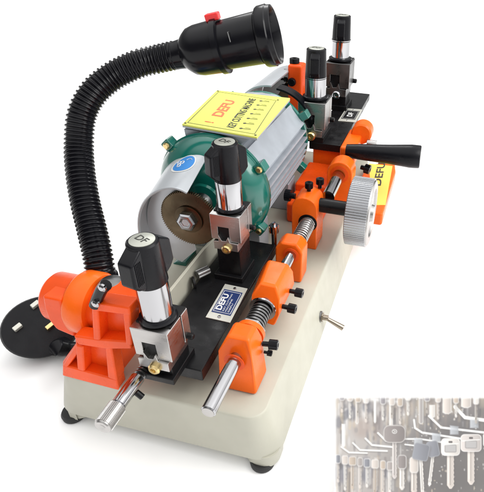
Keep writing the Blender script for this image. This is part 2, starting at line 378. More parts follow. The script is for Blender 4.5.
# --- clamps
def clamp(foot, pz, bt, sb, st, kt, wing, s, dark=False, colw=1.35, emb=True, lab=None, column='oxide', kk=1.0, sr=1.0, hk=1.0):
    """foot: point on the carriage; bt.. pixel marks up the axis; wing: direction of the wing nut"""
    f0 = V(foot); zb = [zon(*q, f0) for q in (bt, sb, st, kt)]
    ZB, SB, ST, KT = zb; BH = 3.15*s; w = 1.72*s; z0 = ZB - BH
    c = lambda dx_, dy_, z_: V((f0.x + dx_*s, f0.y + dy_*s, z_))
    steel = 'darksteel' if dark else 'steel'
    g = G(); cw = colw*s
    g.box((f0.x-cw, f0.y-cw*1.15, f0.z), (f0.x+cw, f0.y+cw*1.15, z0+.6*BH)); g.box((f0.x-cw*1.35, f0.y-cw*1.5, f0.z), (f0.x+cw*1.2, f0.y+cw*1.5, f0.z+.7*s))
    root = part('clamp', g, column, mach, bevel=.08, label=lab)
    # lower jaw: stepped steel piece with a V
    zj = z0 - .15*s
    pts = [(-1.45, 0), (1.4, 0), (1.4, 1.0), (.5, 1.05), (.3, 1.75), (.05, 1.2), (-.45, 1.15), (-.8, 1.9), (-.85, 1.05), (-1.45, 1.0)]
    g = G().prism([V((f0.x + a_*s, f0.y - 1.98*s, zj - 1.0*s + b_*s)) for a_, b_ in pts], Y*3.5*s)
    part('lower_jaw', g, steel, root, bevel=.05)
    # upper jaw: an inverted U, split in two across
    for y0, y1 in ((-1.75, .55), (.68, 1.75)):
        g = G(); U_ = [(-w, z0), (-.52*w, z0), (-.52*w, z0+.52*BH), (.22*w, z0+.52*BH), (.22*w, z0-.1), (w, z0-.1), (w, ZB), (-w, ZB)]
        g.prism([V((f0.x + a_, f0.y + y0*s, b_)) for a_, b_ in U_], Y*(y1-y0)*s)
        part('upper_jaw', g, steel, root, bevel=.06*s)
    part('shim', G().box((f0.x-.9*w, f0.y-1.0*s, ZB), (f0.x+.96*w, f0.y+1.72*s, ZB+.14*s)), 'oxide', root, bevel=.04)
    part('washer', G().lathe((f0.x, f0.y, ZB+.12*s), Z, [(0, 1.5*s), (.1*s, 1.6*s), (.3*s, 1.55*s), (.38*s, 1.3*s)], 40), 'blackgloss', root)
    part('sleeve', G().lathe((f0.x, f0.y, SB), Z, [(0, 1.3*s*sr), (.1, 1.4*s*sr), (ST-SB-.02, 1.4*s*sr), (ST-SB+.3, 1.3*s)], 48), 'chrome', root)
    h = KT - ST; wd = V(wing).normalized(); wn = V((-wd.y, wd.x, 0)); b = V((f0.x, f0.y, ST))
    k = s*kk; hr = 1.42*s*hk
    pts = [(-1.1, .98*h), (1.1, .98*h), (2.55, .76*h), (2.65, .25*h), (2.1, .12*h), (1.1, 0.0), (-1.1, 0.0), (-2.1, .12*h), (-2.65, .25*h), (-2.55, .76*h)]
    g = G().prism([b + wd*a_*k + Z*b_ - wn*.8*k for a_, b_ in pts], wn*1.6*k)
    kn = part('wing_knob', g, 'black', root, bevel=.22*k, seg=3)
    part('knob_hub', G().lathe(b, Z, [(0, hr*1.0), (.1, hr*1.04), (h-.12, hr*.93), (h, hr*.84)], 48), 'black', root)
    for sgn in (-1, 1):
        g = G()
        for q in range(5):
            p = b + wn*sgn*.81*k + wd*sgn*(1.5 + .16*q)*k
            g.obox(p + Z*(.5*h), wd, wn, Z, .03*k, .05*k, .26*h)
        part('knob_ribs', g, 'black', root)
    part('emblem', G().lathe(b + Z*h, Z, [(0, 1.04*s*hk), (.05, 1.04*s*hk), (.08, .98*s*hk)], 40), 'emblem', root)
    if emb:
        g = G(); ex_ = V((.92, -.36, 0)).normalized(); ey_ = V((.36, .92, 0)).normalized()
        text(g, 'DF', b + Z*(h+.09) - ex_*.58*s*hk - ey_*.30*s*hk, ex_, ey_, .95*s*hk, .01, width=1.16*s*hk, bold=.01)
        part('emblem_letters', g, 'ink', root, smooth=0)
    part('clamp_screw', G().lathe((f0.x+.1*s, f0.y-1.9*s, zj-.75*s), -Y, [(0, .55*s), (.35*s, .55*s), (.5*s, .42*s), (.5*s, .25*s), (.3*s, .2*s)], 24), 'brass' if not dark else 'chrome', root)
    part('side_screw', G().lathe((f0.x+w, f0.y+1.2*s, z0+.3*s), X, [(0, .3*s), (.45*s, .3*s), (.55*s, .2*s)], 16), 'oxide', root)
    return root
f1 = at(169, 365, z=PT); f2 = at(236, 271, z=PT)
clamp(f1, PT, (160, 317), (159, 314), (150, 281), (142, 240), at(168, 228, z=15)-at(117, 266, z=15), 1.0, kk=.88, sr=.93, hk=.94)
clamp(f2, PT, (232, 208), (231, 205), (226, 179), (222, 142), at(243, 146, z=18)-at(207, 156, z=18), .98, kk=.84)
BT = 8.0
f3 = at(314.5, 136, z=BT); f4 = at(338, 106, z=BT)
clamp(f3, BT, (314.5, 98.5), (314.5, 97), (313, 78), (311, 48), V((-.16, 1, 0)), 1.30, kk=.70, sr=.92, hk=.88)
clamp(f4, BT, (341.5, 60.5), (341.5, 58.5), (340.5, 41), (339.5, 15), V((-.12, 1, 0)), 1.36, kk=.66, sr=.84, hk=.84, dark=True, lab='clamp with dark blackened jaws at the far end of the rear carriage')

# --- micrometer-like tracer stylus in front of the near clamp
s0 = at(150, 361, z=4.4); s1 = at(101, 428, z=4.4); s1 = V((s0.x, s1.y, s0.z)); Ls = (s1-s0).length
g = G().lathe(s0 + Y*2.2, -Y, [(0, .45), (1.8, .45), (1.8, .55)], 24)
for q in range(5): g.lathe(s0 - Y*(.2+.32*q), -Y, [(0, .36), (.05, .52), (.2, .52), (.25, .36)], 24)
sty = part('tracer_stylus', g, 'darksteel', mach)
part('stylus_barrel', G().lathe(s0 - Y*1.9, -Y, [(0, .5), (.15, .62), (Ls*.42, .62), (Ls*.42, .5), (Ls*.45, .5)], 28), 'chrome', sty)
e0 = 1.9 + Ls*.45
g = G().gear(s0 - Y*e0, -Y, .72, .78, 34, Ls-e0-.25); g.lathe(s0 - Y*(e0-.05), -Y, [(0, .5), (.1, .70), (Ls-e0-.1, .70), (Ls-e0, .62), (Ls-e0, .3), (Ls-e0-.1, .15)], 32)
part('stylus_thimble', g, 'steel', sty)
part('lock_screw', G().cyl(s0 - Y*3.1 + X*.4 - Z*.5, s0 - Y*3.1 + X*.9 - Z*1.0, .28, seg=14), 'oxide', sty)

# --- slide rod with its blocks, springs and collars
rx, rz = -3.35, 4.1
rod = part('slide_rod', G().cyl((rx, -3.9, rz), (rx, 28.5, rz), .66, seg=40, ch=.1), 'chrome', mach)
g = G().lathe((rx, -3.92, rz), -Y, [(0, .55), (.02, .5)], 30); part('rod_end', g, 'steel', rod)
g = G().prism([(-4.95, 1.9, 0), (-1.35, 1.9, 0), (-1.5, 2.0, 4.4), (-1.75, 2.9, 5.8), (-4.6, 2.9, 5.8), (-4.8, 2.0, 4.4)], (0, 0, 0)) if 0 else G()
def loft(g, a, b):
    n = len(a); return g.add(a + b, [list(range(n))[::-1], list(range(n, 2*n))] + [(i, (i+1) % n, (i+1) % n+n, i+n) for i in range(n)])
# front rod block: leaning chamfered front, tapering upward
A = [(-5.3, 1.7, 0), (-1.4, 1.7, 0), (-1.75, 1.8, 4.9), (-2.3, 3.0, 6.2), (-4.4, 3.0, 6.2), (-5.0, 1.8, 4.9)]
B = [(-5.3, 5.0, 0), (-1.4, 5.0, 0), (-1.75, 5.0, 4.9), (-2.3, 5.0, 6.2), (-4.4, 5.0, 6.2), (-5.0, 5.0, 4.9)]
g = loft(G(), A, B); b1 = part('rod_block', g, 'orange', mach, bevel=.34, seg=3)
part('rod_bushing', G().lathe((rx, 1.76, rz), -Y, [(0, 1.0), (.06, 1.0), (.06, .68)], 32, cap=False), 'orange_deep', b1)
def bscrew(p, d, parent, r=.5, L=1.3):
    d = V(d).normalized(); g = G().cyl(p, V(p)+d*L*.5, r*.5, seg=16); g.gear(V(p)+d*L*.45, d, r*.92, r, 18, L*.55)
    g.lathe(V(p)+d*L, d, [(0, r*.85), (.05, r*.8), (.05, r*.4), (-.2, r*.4)], 18)
    part('set_screw', g, 'blackgloss', parent)
bscrew((-1.6, 4.5, 4.3), (1, .1, .05), b1, .5, 1.5); bscrew((-1.5, 4.5, 3.2), (1, .1, -.1), b1, .3, .8)
# collar, nut, dark washers
g = G().lathe((rx, 5.6, rz), Y, [(0, 1.35), (.9, 1.4)], 6); part('hex_collar', g, 'steel', rod, bevel=.1, smooth=25)
part('collar_half', G().lathe((rx, 5.45, rz), Y, [(0, .8), (0, 1.5), (.55, 1.5), (.55, .8)], 40, cap=False), 'orange', rod)
g = G()
for q in range(6): g.lathe((rx, 6.75 + q*.42, rz), Y, [(0, .8), (.02, 1.08), (.26, 1.08), (.3, .8)], 36)
part('bellows_washers', g, 'darksteel', rod)
part('steel_washer', G().lathe((rx, 9.3, rz), Y, [(0, .7), (0, 1.45), (.18, 1.45), (.18, .7)], 40, cap=False), 'chrome', rod)
# follower block fixed to the near carriage (slanted)
A = [(-4.9, 9.5, 2.4), (-2.2, 9.5, 1.7), (-1.65, 9.5, 3.4), (-1.8, 10.2, 5.0), (-2.4, 11.2, 6.0), (-4.2, 11.2, 6.1), (-4.8, 10.0, 5.0)]
B = [(-5.5, 15.5, 2.4), (-2.2, 15.5, 1.7), (-1.65, 15.5, 3.4), (-1.8, 15.5, 5.0), (-2.4, 15.5, 6.0), (-4.7, 15.5, 6.1), (-5.4, 15.5, 5.0)]
b2 = part('follower_block', loft(G(), A, B), 'orange', mach, bevel=.3, seg=3)
bscrew((-1.65, 10.9, 3.6), (1, -.05, 0), b2, .52, 1.5); bscrew((-1.65, 13.6, 3.6), (1, -.05, 0), b2, .52, 1.5)
# stop block
A = [(-5.45, 19.5, 0), (-2.05, 19.5, 0), (-1.95, 19.5, 4.4), (-2.2, 19.7, 5.0), (-2.8, 19.9, 5.5), (-4.7, 19.9, 5.5), (-5.45, 19.7, 4.7)]
B = [V(p) + Y*2.6 for p in A]; B = [V((p.x, 22.3, p.z)) for p in B]
b3 = part('stop_block', loft(G(), [V(p) for p in A], B), 'orange', mach, bevel=.28, seg=3)
part('rod_bushing', G().lathe((rx, 19.52, rz), -Y, [(0, 1.0), (.05, 1.0), (.05, .68)], 32, cap=False), 'orange_deep', b3)
part('coil_spring', G().spring((rx, 22.4, rz), (rx, 27.2, rz), .92, .14, 10), 'steel', rod)
# bearing bracket
g = G(); A = [(-5.6, 27.2, 0), (-2.3, 27.2, 0), (-2.1, 27.2, 6.0)]
arc = [(-3.85 + 1.75*math.cos(math.radians(q)), 27.2, 6.3 + 1.6*math.sin(math.radians(q))) for q in range(0, 181, 20)]
poly = [(-5.6, 27.2, 0), (-2.1, 27.2, 0)] + arc
b4 = part('bearing_bracket', G().prism(poly, Y*3.8), 'orange', mach, bevel=.14, seg=3)
part('bushing', G().lathe((rx, 27.22, rz+.1), -Y, [(0, 1.3), (.05, 1.3), (.05, .9)], 32, cap=False), 'oxide', b4)
for q in ((309, 186), (320, 182)):
    p = at(*q, z=8.6); bscrew(V((p.x, p.y, 7.7)), Z, b4, .55, 1.4)
bscrew((-5.5, 28.6, 7.2), (-1, 0, 0), b4, .8, 1.4)
p = at(274, 232, z=5.6); g = G().gear(p, Z, .5, .62, 9, 1.0); g.cyl(p - Z*3, p + Z*.05, .35, seg=12); g.cyl(p+Z, p+Z*1.4, .25, seg=12)
part('chrome_stud', g, 'chrome', mach)

# --- feed shaft, hub and chrome feed wheel on the right
sy = 29.2
g = G().cyl((-2.2, sy, 6.1), (1.7, sy, 6.1), .98, seg=36); sh = part('feed_shaft', g, 'oxide', mach)
dc = V((2.0, sy+.2, 5.9))
fw = part('feed_wheel', G().gear(dc, X, 4.53, 4.62, 84, 2.75), 'wheelsteel', mach, smooth=25, bevel=.03)
part('wheel_face', G().lathe(dc + X*2.7, X, [(0, 4.42), (.22, 4.35), (.32, 4.1), (.32, 3.3), (.1, 3.2), (.1, 1.2), (.5, 1.1), (.5, .01)], 60), 'steel', fw)
part('wheel_face', G().lathe(dc + X*.02, -X, [(0, 4.42), (.12, 4.3), (.12, 1.3), (.5, 1.2), (.5, .01)], 60), 'steel', fw)
# rear hub with the second rod
hc = at(339.5, 174.5, y=38)
poly = [(hc.x-1.95, 38, 0), (hc.x+1.95, 38, 0)] + [(hc.x + 1.95*math.cos(math.radians(q)), 38, hc.z + 1.95*math.sin(math.radians(q))) for q in range(0, 181, 12)]
hub = part('rear_bracket', G().prism(poly, Y*3.0), 'orange', mach, bevel=.2, seg=3)
part('rear_rod', G().cyl((hc.x-.1, 31, hc.z-.2), (hc.x-.1, 58, hc.z-.2), .92, seg=36), 'chrome', mach)
part('hub_recess', G().lathe((hc.x, 37.98, hc.z), -Y, [(0, 1.35), (.05, 1.35), (.05, .9)], 36, cap=False), 'orange_deep', hub)
# orange sloping deck between motor and hub
g = G().prism([at(296, 148, y=44), at(352, 160, y=44), at(350, 205, y=44), at(290, 205, y=44)], Y*.1) if 0 else G()
g.prism([(-8.3, 33.2, 0), (-3.0, 33.2, 0), (-3.0, 44.5, 0), (-8.3, 44.5, 0)], Z*3.2)
g.prism([(-8.3, 37.5, 3.0), (-3.2, 37.5, 3.0), (-3.2, 46, 3.0), (-8.3, 46, 3.0)], Z*1.4)
part('cross_arm', g, 'orange_deep', mach, bevel=.35, seg=3)

# --- rear carriage
fb = [at(308.5, 142.5, z=BT), at(342.5, 145, z=BT), at(369, 93.75, z=BT), at(350, 91.75, z=BT)]
x0, x1, y0, y1 = fb[0].x, (fb[1].x+fb[2].x)/2, (fb[0].y+fb[1].y)/2, fb[2].y
g = G().box((x0, y0, BT-1.25), (x1, y1, BT)); rc = part('rear_carriage', g, 'oxide', mach, bevel=.12)
label_plate(((338, 120.5), (355.5, 122), (361, 108.75), (346, 108)), BT, rc, mini=True)
g = G().box((x0+.4, y0+.8, 3.4), (x1+.9, y0+7, BT-1.3)); g.box((x1+.1, y0-1.4, 5.2), (x1+2.6, y0+7, BT+.4))
ra = part('carriage_arm', g, 'orange', mach, bevel=.4, seg=3)
w2 = at(361, 134.5, y=50)
part('arm_hub', G().lathe(w2, Y, [(0, .8), (0, 1.5), (.25, 1.75), (2.6, 1.75), (2.6, .8)], 40), 'orange', ra)
part('arm_pin', G().cyl(w2 + X*1.2 - Y*.5 - Z*1.2, w2 + X*2.8 - Y*.5 - Z*1.3, .7, seg=20), 'steel', ra)
h0, h1 = at(356, 151.5, y=42.6), at(420.5, 157, y=42.6)
hd = (h1-h0).normalized(); L = (h1-h0).length
g = G().lathe(h0, hd, [(-1.5, 1.0), (0, 1.15), (.5, 1.2), (L*.5, 1.45), (L*.85, 1.75), (L-.15, 1.72), (L, 1.6)], 40); part('lever_handle', g, 'black', mach, smooth=40)
bscrew(at(361, 167, y=43), (1, -.2, -.1), ra, .75, 1.5)
# orange side cover with a yellow sticker
zc = 1.5
cv = [at(*q, z=zc) for q in ((352, 214), (352, 163), (395, 160), (396, 171), (383, 214))]
cv[0].y = cv[4].y; cv[0].x = cv[1].x = .3
sc = part('side_cover', G().prism([p - Z*2.2 for p in cv], Z*2.2), 'orange', mach, bevel=.4, seg=3)
st = [at(*q, z=zc+.03) for q in ((371.5, 205), (384, 196), (392.5, 166), (369, 163.5))]
st[1] = at(385.5, 205, z=zc+.03)
part('sticker', G().prism([p - Z*.02 for p in st], Z*.03), 'sticker', sc)
g = G(); tdir = (st[3]-st[0]).normalized()
text(g, 'DEFU', st[0].lerp(st[1], .78) + tdir*6.5 + Z*.02, (st[2]-st[1]), -(st[1]-st[0]), 1.9, .015, width=9.5, bold=.02)
part('sticker_lettering', g, 'ink', sc, smooth=0)

# --- rear spindle guard and the tall orange block behind
gx, gz = -14.5, 10.2
pr = []
g = G(); a0, a1 = 25, 215; N = 36; vs = []
g.add([], [])
def shell(g, y0, y1, r, th, a0, a1, cx, cz, N=36):
    vs = []
    for y, rr in ((y0, r), (y1, r*1.0), (y1, r-th), (y0, r-th)):
        for k in range(N+1):
            t = math.radians(a0 + (a1-a0)*k/N); vs.append((cx + rr*math.cos(t), y, cz + rr*math.sin(t)))
    n = N+1; fs = []
    for i in range(4):
        j = (i+1) % 4
        for k in range(N): fs.append((i*n+k, i*n+k+1, j*n+k+1, j*n+k))
    fs += [(0, n, 2*n, 3*n), (N, 3*n+N, 2*n+N, n+N)]
    return g.add(vs, fs)
rg = part('rear_guard', shell(G(), 45, 58, 6.4, .25, 88, 215, gx, gz), 'aluguard', mach, smooth=40)
g = G().prism([(gx + 6.1*math.cos(math.radians(q)), 57.7, gz + 6.1*math.sin(math.radians(q))) for q in range(88, 216, 10)], Y*.2); part('guard_face', g, 'aluguard', rg)
part('rear_cutting_wheel', G().gear((gx, 58.6, gz), Y, 4.0, 4.2, 84, .5), 'cutter', mach)
part('spindle_cover', shell(G(), 45.0, 47.2, 6.7, .3, 20, 85, gx+.5, gz-.6), 'black', rg)
p0, p1 = at(287.5, 99, y=54), at(302, 66, y=54)
bb = part('rear_post', G().box((p0.x, 54, 0), (p1.x, 57, p1.z)), 'orange_deep', mach, bevel=.45, seg=3)
bscrew(at(294.5, 65, y=55.5) - Z*.4, Z, bb, .85, 1.5); bscrew(at(293, 81, y=54), -Y, bb, .7, .9)
g = G()
for u, v, l in ((281, 71, 2.0), (281, 79, 1.4), (282, 85, 1.5)):
    p = at(u, v, y=55); g.cyl(p, (p0.x+.2, 55, p.z), .2, seg=10); g.cyl(p + X*.6, p + X*1.1, .42, seg=12)
part('adjuster_pins', g, 'oxide', bb)

# --- front left pivot bracket
hy, hz = 3.0, 6.75
g = G()
g.box((-20.6, .2, 0), (-14.4, 3.9, 4.4)); 
br = G()
# skeleton of ribs in front of a recessed web
def bars(g, y0, y1, rects):
    for a_, b_, c_, d_ in rects: g.prism([(a_[0], y0, a_[1]), (b_[0], y0, b_[1]), (c_[0], y0, c_[1]), (d_[0], y0, d_[1])], Y*(y1-y0))
br.prism([at(*q, y=.15) for q in ((62,376),(62,362),(75,344),(74,336),(92,339),(91,303),(129,309),(131,346),(112,350),(119,391))], Y*3.9)
brk = part('pivot_bracket', br, 'orange_deep', mach, bevel=.2, seg=3)
RIBS = (((62,376),(119,391),(116.5,380),(62,365)), ((62,366),(67,368),(81,349),(76,343)), ((77,370),(84.5,372),(83,347),(75,345)),
        ((107.5,378),(117,381.5),(111.5,348),(104.5,346)), ((73,336),(97,339.5),(130.5,342),(131.5,349.5),(106,349.5),(78,345)),
        ((91,307),(98,309),(100,341),(93,340)), ((122,312),(130,313),(132,346),(125.5,345)), ((90.5,302),(129,308),(130.5,316),(92.5,311)))
for i, q_ in enumerate(RIBS):
    part('casting_rib', G().prism([at(*q, y=-.95-.03*i) for q in q_], Y*(1.3+.03*i)), 'orange_deep', brk, bevel=.18, seg=3)
part('barrel_web', G().prism([at(*q, y=.5) for q in ((41.5,296),(43.5,308),(48,320),(56,330),(75,338),(75,325),(66,316),(60,300))], Y*3.5), 'orange_deep', brk, bevel=.3, seg=3)
part('pivot_barrel', G().lathe((-22.7, hy, hz), X, [(0, 1.6), (.15, 2.1), (.5, 2.4), (9.5, 2.45), (9.7, 2.2), (9.7, 1.1), (9.1, 1.1)], 56), 'orange_deep', brk, smooth=45)
part('pivot_collar', G().lathe((-19.6, hy, hz), X, [(0, 2.5), (.1, 2.85), (.45, 3.1), (1.9, 3.1), (2.3, 2.9), (2.4, 2.4)], 64), 'orange', brk, smooth=45)
part('head_boss', G().lathe((-13.6, 3.6, 7.3), X, [(0, 1.2), (0, 2.0), (.9, 2.05), (1.1, 1.8), (1.1, 1.3), (.5, 1.3)], 40), 'orange', brk)
part('strap', G().tube([at(*q, y=-.9) for q in ((95, 305), (98, 297), (102, 289), (106, 285))], .5, 12), 'blackgloss', brk)
for q in ((96.5, 303), (103, 287)): part('strap_screw', G().lathe(at(*q, y=-1.35), -Y, [(0, .34), (.2, .34), (.3, .2)], 20), 'chrome', brk)
p = at(113, 291, z=8.6)
g = G().lathe((p.x, p.y, 8.4), Z, [(0, 1.5), (.3, 1.5), (.4, 1.2), (1.2, 1.15), (1.5, .8), (1.6, .01)], 36); part('oil_cap', g, 'darksteel', brk)

# --- gooseneck lamp
path = [(103,292,6.2),(100.5,273,6.2),(97,252,7.2),(91,226,8.8),(85,201,10.4),(80.5,173,12.2),(79,145,14),(82,115,15.6),(94,92.5,17.2),(113.5,76,19),(137,64.5,20.4),(156,59.5,21.4),(177,54.8,22)]
pp = [at(u, v, y=yy) for u, v, yy in path]
fine = []
for i in range(900): fine.append(cr(pp, i/899*(len(pp)-1)))
# even spacing
d = [0]
for i in range(1, 900): d.append(d[-1] + (fine[i]-fine[i-1]).length)
Lt = d[-1]; NR = int(Lt/.45)*6; even = []; j = 0
for i in range(NR+1):
    q = Lt*i/NR
    while j < 898 and d[j+1] < q: j += 1
    t = (q-d[j])/max(1e-6, d[j+1]-d[j]); even.append(fine[j].lerp(fine[min(j+1, 899)], t))
rr_ = [1.27, 1.30, 1.43, 1.46, 1.43, 1.30]
cnt = [0]
def rad(t): i = round(t*NR); return rr_[i % 6]
lamp = part('work_lamp', G().tube(even, rad, 28), 'blackgloss', mach, smooth=25)
a_, b_ = at(178, 55, y=22), at(281, 33.5, y=24)
hd = (b_-a_).normalized(); L = (b_-a_).length
def hp(u): return L*u
prof = [(-.6, 1.4), (.0, 1.42), (L*.06, 1.5), (L*.10, 1.95), (L*.15, 2.35), (L*.22, 2.52), (L*.40, 2.62), (L*.405, 2.78), (L*.455, 2.78), (L*.46, 2.4), (L*.80, 2.55), (L*.805, 2.5), (L*.84, 2.5)]
head = part('lamp_head', G().lathe(a_, hd, prof, 72), 'blackgloss', lamp, smooth=30)
part('lamp_rim', G().lathe(a_ + hd*L*.82, hd, [(0, 2.5), (0, 2.85), (.2, 2.96), (L*.09, 3.0), (L*.10, 2.9), (L*.135, 2.85), (L*.14, 2.7), (L*.12, 2.55), (L*.05, 2.4)], 72), 'blackgloss', lamp, smooth=30)
xx, yy, _ = frame(hd)
sp = at(217, 15.5, y=21.3)
upv = (Z - hd*Z.dot(hd)).normalized()
part('lamp_switch', G().obox(a_ + hd*L*.43 + upv*2.85, hd, hd.cross(upv), upv, .7, .55, .35), 'red', lamp, bevel=.12)
part('lamp_seam', G().obox(a_ + hd*L*.62 - Y*2.28 + upv*.9, hd, Y, upv, .05, .15, .5), 'darksteel', lamp, bevel=.02)
part('lamp_socket', G().lathe(at(97, 276, y=6.2) - Z*1.0, Z, [(0, 2.0), (.8, 2.0), (1.0, 1.8)], 36), 'black', lamp)

# ------------------------------------------------------------------ power plug on the ground
pcx = at(42, 326, z=-4.3)
plug = thing('power_plug', 'round black power plug with three metal pins, lying behind the orange bracket', 'power plug', (pcx.x, pcx.y, GROUND))
nv = (V(CAM) - pcx).normalized(); nv = (nv + V((0, 0, .25))).normalized()
xr = V((0, 0, 1)).cross(nv).normalized(); yr = nv.cross(xr)
N = 48; vs = []; prof = [(-3.2, 2.4), (-2.8, 3.6), (-1.6, 4.1), (-.25, 4.2), (0, 4.0)]
g = G()
for h_, r_ in prof:
    for k in range(N):
        t = 2*math.pi*k/N; f_ = 1 + .035*math.cos(2*t+.4); vs.append(pcx + nv*h_ + (xr*math.cos(t)*1.02 + yr*math.sin(t)*.93)*r_*f_)
fs = [(i*N+k, i*N+(k+1) % N, (i+1)*N+(k+1) % N, (i+1)*N+k) for i in range(4) for k in range(N)] + [list(range(N))[::-1], [4*N+k for k in range(N)]]
g.add(vs, fs); part('plug_body', g, 'black', plug, smooth=45)
def onface(u, v):
    d = V(ray(u, v)); t = (pcx - V(CAM)).dot(nv)/d.dot(nv); return V(CAM) + d*t
for (u, v) in ((35.5, 305.5), (18, 328), (50, 327)):
    p = onface(u, v); part('pin', G().obox(p + nv*.5, (xr*.9 + yr*.35).normalized(), (yr*.9 - xr*.35).normalized(), nv, .5, .26, .6), 'brass' if u == 50 else 'labelsilver', plug, bevel=.08)
p0_ = pcx - yr*3 - nv*1.2
pe = [p0_ + xr*1.5, at(58, 348, z=-5), at(72, 349, z=-6), V((-23, 9, -6.5)), V((-21.2, 11, -5.5))]
part('cord', G().tube([cr(pe, i/20*4) for i in range(21)], lambda t: 1.1 - .5*t, 16), 'black', plug)

# ------------------------------------------------------------------ photographic print of keys standing in front
ctr = at(400, 512, z=GROUND+.05)
rgt, dwn, fwd = V(RR[0]), V(RR[1]), V(RR[2])
depth = (ctr - V(CAM)).dot(fwd)
def pq(u, v, h=0.0):
    return V(CAM) + fwd*(depth) + rgt*((u-CX)/F*depth) + dwn*((v-CY)/F*depth) - fwd*h
pr_ = thing('photo_print', 'pale washed-out photographic print of keys hanging on white hooks', 'photo print', tuple(pq(402, 511)))
U0, U1, V0, V1 = 334.0, 498.0, 396.0, 511.0
card = part('card', G().prism([pq(U0, V0, 0), pq(U1, V0, 0), pq(U1, V1, 0), pq(U0, V1, 0)], fwd*.12), mat('card_white', (.8, .8, .8), .6), pr_)
g = G().prism([pq(395, 420, -.12), pq(411, 420, -.12), pq(411, 511, -.12) , pq(395, 511, -.12)], fwd*.1)
foot = at(403, 470, z=GROUND); part('easel', G().prism([pq(395, 440, -.13), pq(411, 440, -.13), V((foot.x+.9, foot.y+7, GROUND+.02)), V((foot.x-.9, foot.y+7, GROUND+.02))], fwd*.12), M['ink'], pr_)
# the printed image: soft colour field kept in the vertices
rnd = random.Random(3)
DX = .45
nx, ny = int((U1-U0)/DX), int((V1-V0)/DX)
uu, vv = np.meshgrid(np.linspace(U0, U1, nx+1), np.linspace(V0, V1, ny+1))
img = np.zeros(uu.shape + (3,))
t = np.clip((uu-355)/95, 0, 1)[..., None]; tv = np.clip((vv-V0)/100, 0, 1)[..., None]
img += np.array((.80, .77, .75))*(1-t) + np.array((.60, .575, .56))*t
img += (1-tv)*.04
def sm(x): x = np.clip(x, 0, 1); return x*x*(3-2*x)
def blob(cx_, cy_, rx_, ry_, col, a=1.0, soft=.4, rot=0):
    du, dv = uu-cx_, vv-cy_; c_, s_ = math.cos(rot), math.sin(rot); q = np.sqrt(((du*c_+dv*s_)/rx_)**2 + ((-du*s_+dv*c_)/ry_)**2)
    m = (sm((1+soft-q)/(2*soft))*a)[..., None]; img[:] = img*(1-m) + np.array(col)*m
def bar(x0, y0, x1, y1, w, col, a=1.0, soft=1.2):
    dx_, dy_ = x1-x0, y1-y0; L2 = dx_*dx_+dy_*dy_; tt = np.clip(((uu-x0)*dx_+(vv-y0)*dy_)/L2, 0, 1)
    q = np.hypot(uu-x0-tt*dx_, vv-y0-tt*dy_); m = (sm((w/2+soft-q)/(2*soft))*a)[..., None]; img[:] = img*(1-m) + np.array(col)*m
grey, gold, pale, dark, tan = (.50, .50, .53), (.86, .78, .66), (.93, .92, .91), (.42, .41, .42), (.78, .70, .62)
img -= .05
for i in range(22):     # top row of blurred keys
    x = 336 + i*7.3 + rnd.uniform(-2, 2)
    blob(x, 402 + rnd.uniform(-5, 8), rnd.uniform(3, 5), rnd.uniform(4, 8), rnd.choice([gold, grey, tan, (.66, .62, .61)]), .6, .5)
for i in range(40):
    x = rnd.uniform(335, 490); y = rnd.uniform(402, 420); bar(x, y, x + rnd.uniform(-1, 1), y + rnd.uniform(10, 26), rnd.uniform(1.2, 3.2), rnd.choice([gold, tan, pale, dark, (.66, .6, .56)]), .6, 1.2)
for x, y, a1, b1_, r_ in ((353, 413, 6, 8, .2), (368, 407, 6, 6, 0), (338, 422, 4, 6, 0), (346, 415, 3, 6, .4)): blob(x, y, a1, b1_, (.50, .50, .54), .7, .35, r_)
blob(362, 428, 9, 10, (.72, .64, .60), .7, .5); blob(378, 425, 5, 16, (.62, .57, .56), .6, .5)
for i in range(34):     # lower rows
    x = rnd.uniform(335, 420); y = rnd.uniform(455, 476); bar(x, y, x + rnd.uniform(-1, 1), y + rnd.uniform(14, 34), rnd.uniform(1.2, 3.4), rnd.choice([gold, tan, pale, dark, (.58, .54, .53)]), .6, 1.0)
for x, y, a1, b1_ in ((341, 473, 7, 10), (366, 470, 6, 13), (349, 462, 4, 6), (386, 470, 4, 8)): blob(x, y, a1, b1_, (.53, .53, .58), .75, .35)
for i in range(6): bar(400 + i*8, 396, 400+i*8, rnd.uniform(418, 428), 3, dark, .35, 2)
blob(455, 440, 50, 16, (.40, .39, .40), .6, .7); blob(450, 476, 56, 26, (.40, .39, .39), .6, .7); blob(478, 418, 30, 18, dark, .5, .7)
bar(345, 397, 400, 402, 2.5, (.97, .97, .97), .85, 2)
for i in range(140):     # bright specks of the board
    blob(rnd.uniform(400, 490), rnd.uniform(398, 495), rnd.uniform(.5, 1.0), rnd.uniform(.6, 1.3), rnd.choice([pale, gold, (.75, .73, .72)]), .5, .6)
for i in range(120):
    x, y = rnd.uniform(U0, 410), rnd.uniform(396, 495); blob(x, y, rnd.uniform(.8, 2), rnd.uniform(2, 6), rnd.choice([pale, gold, grey, dark, (.8, .76, .72)]), .35, .6)

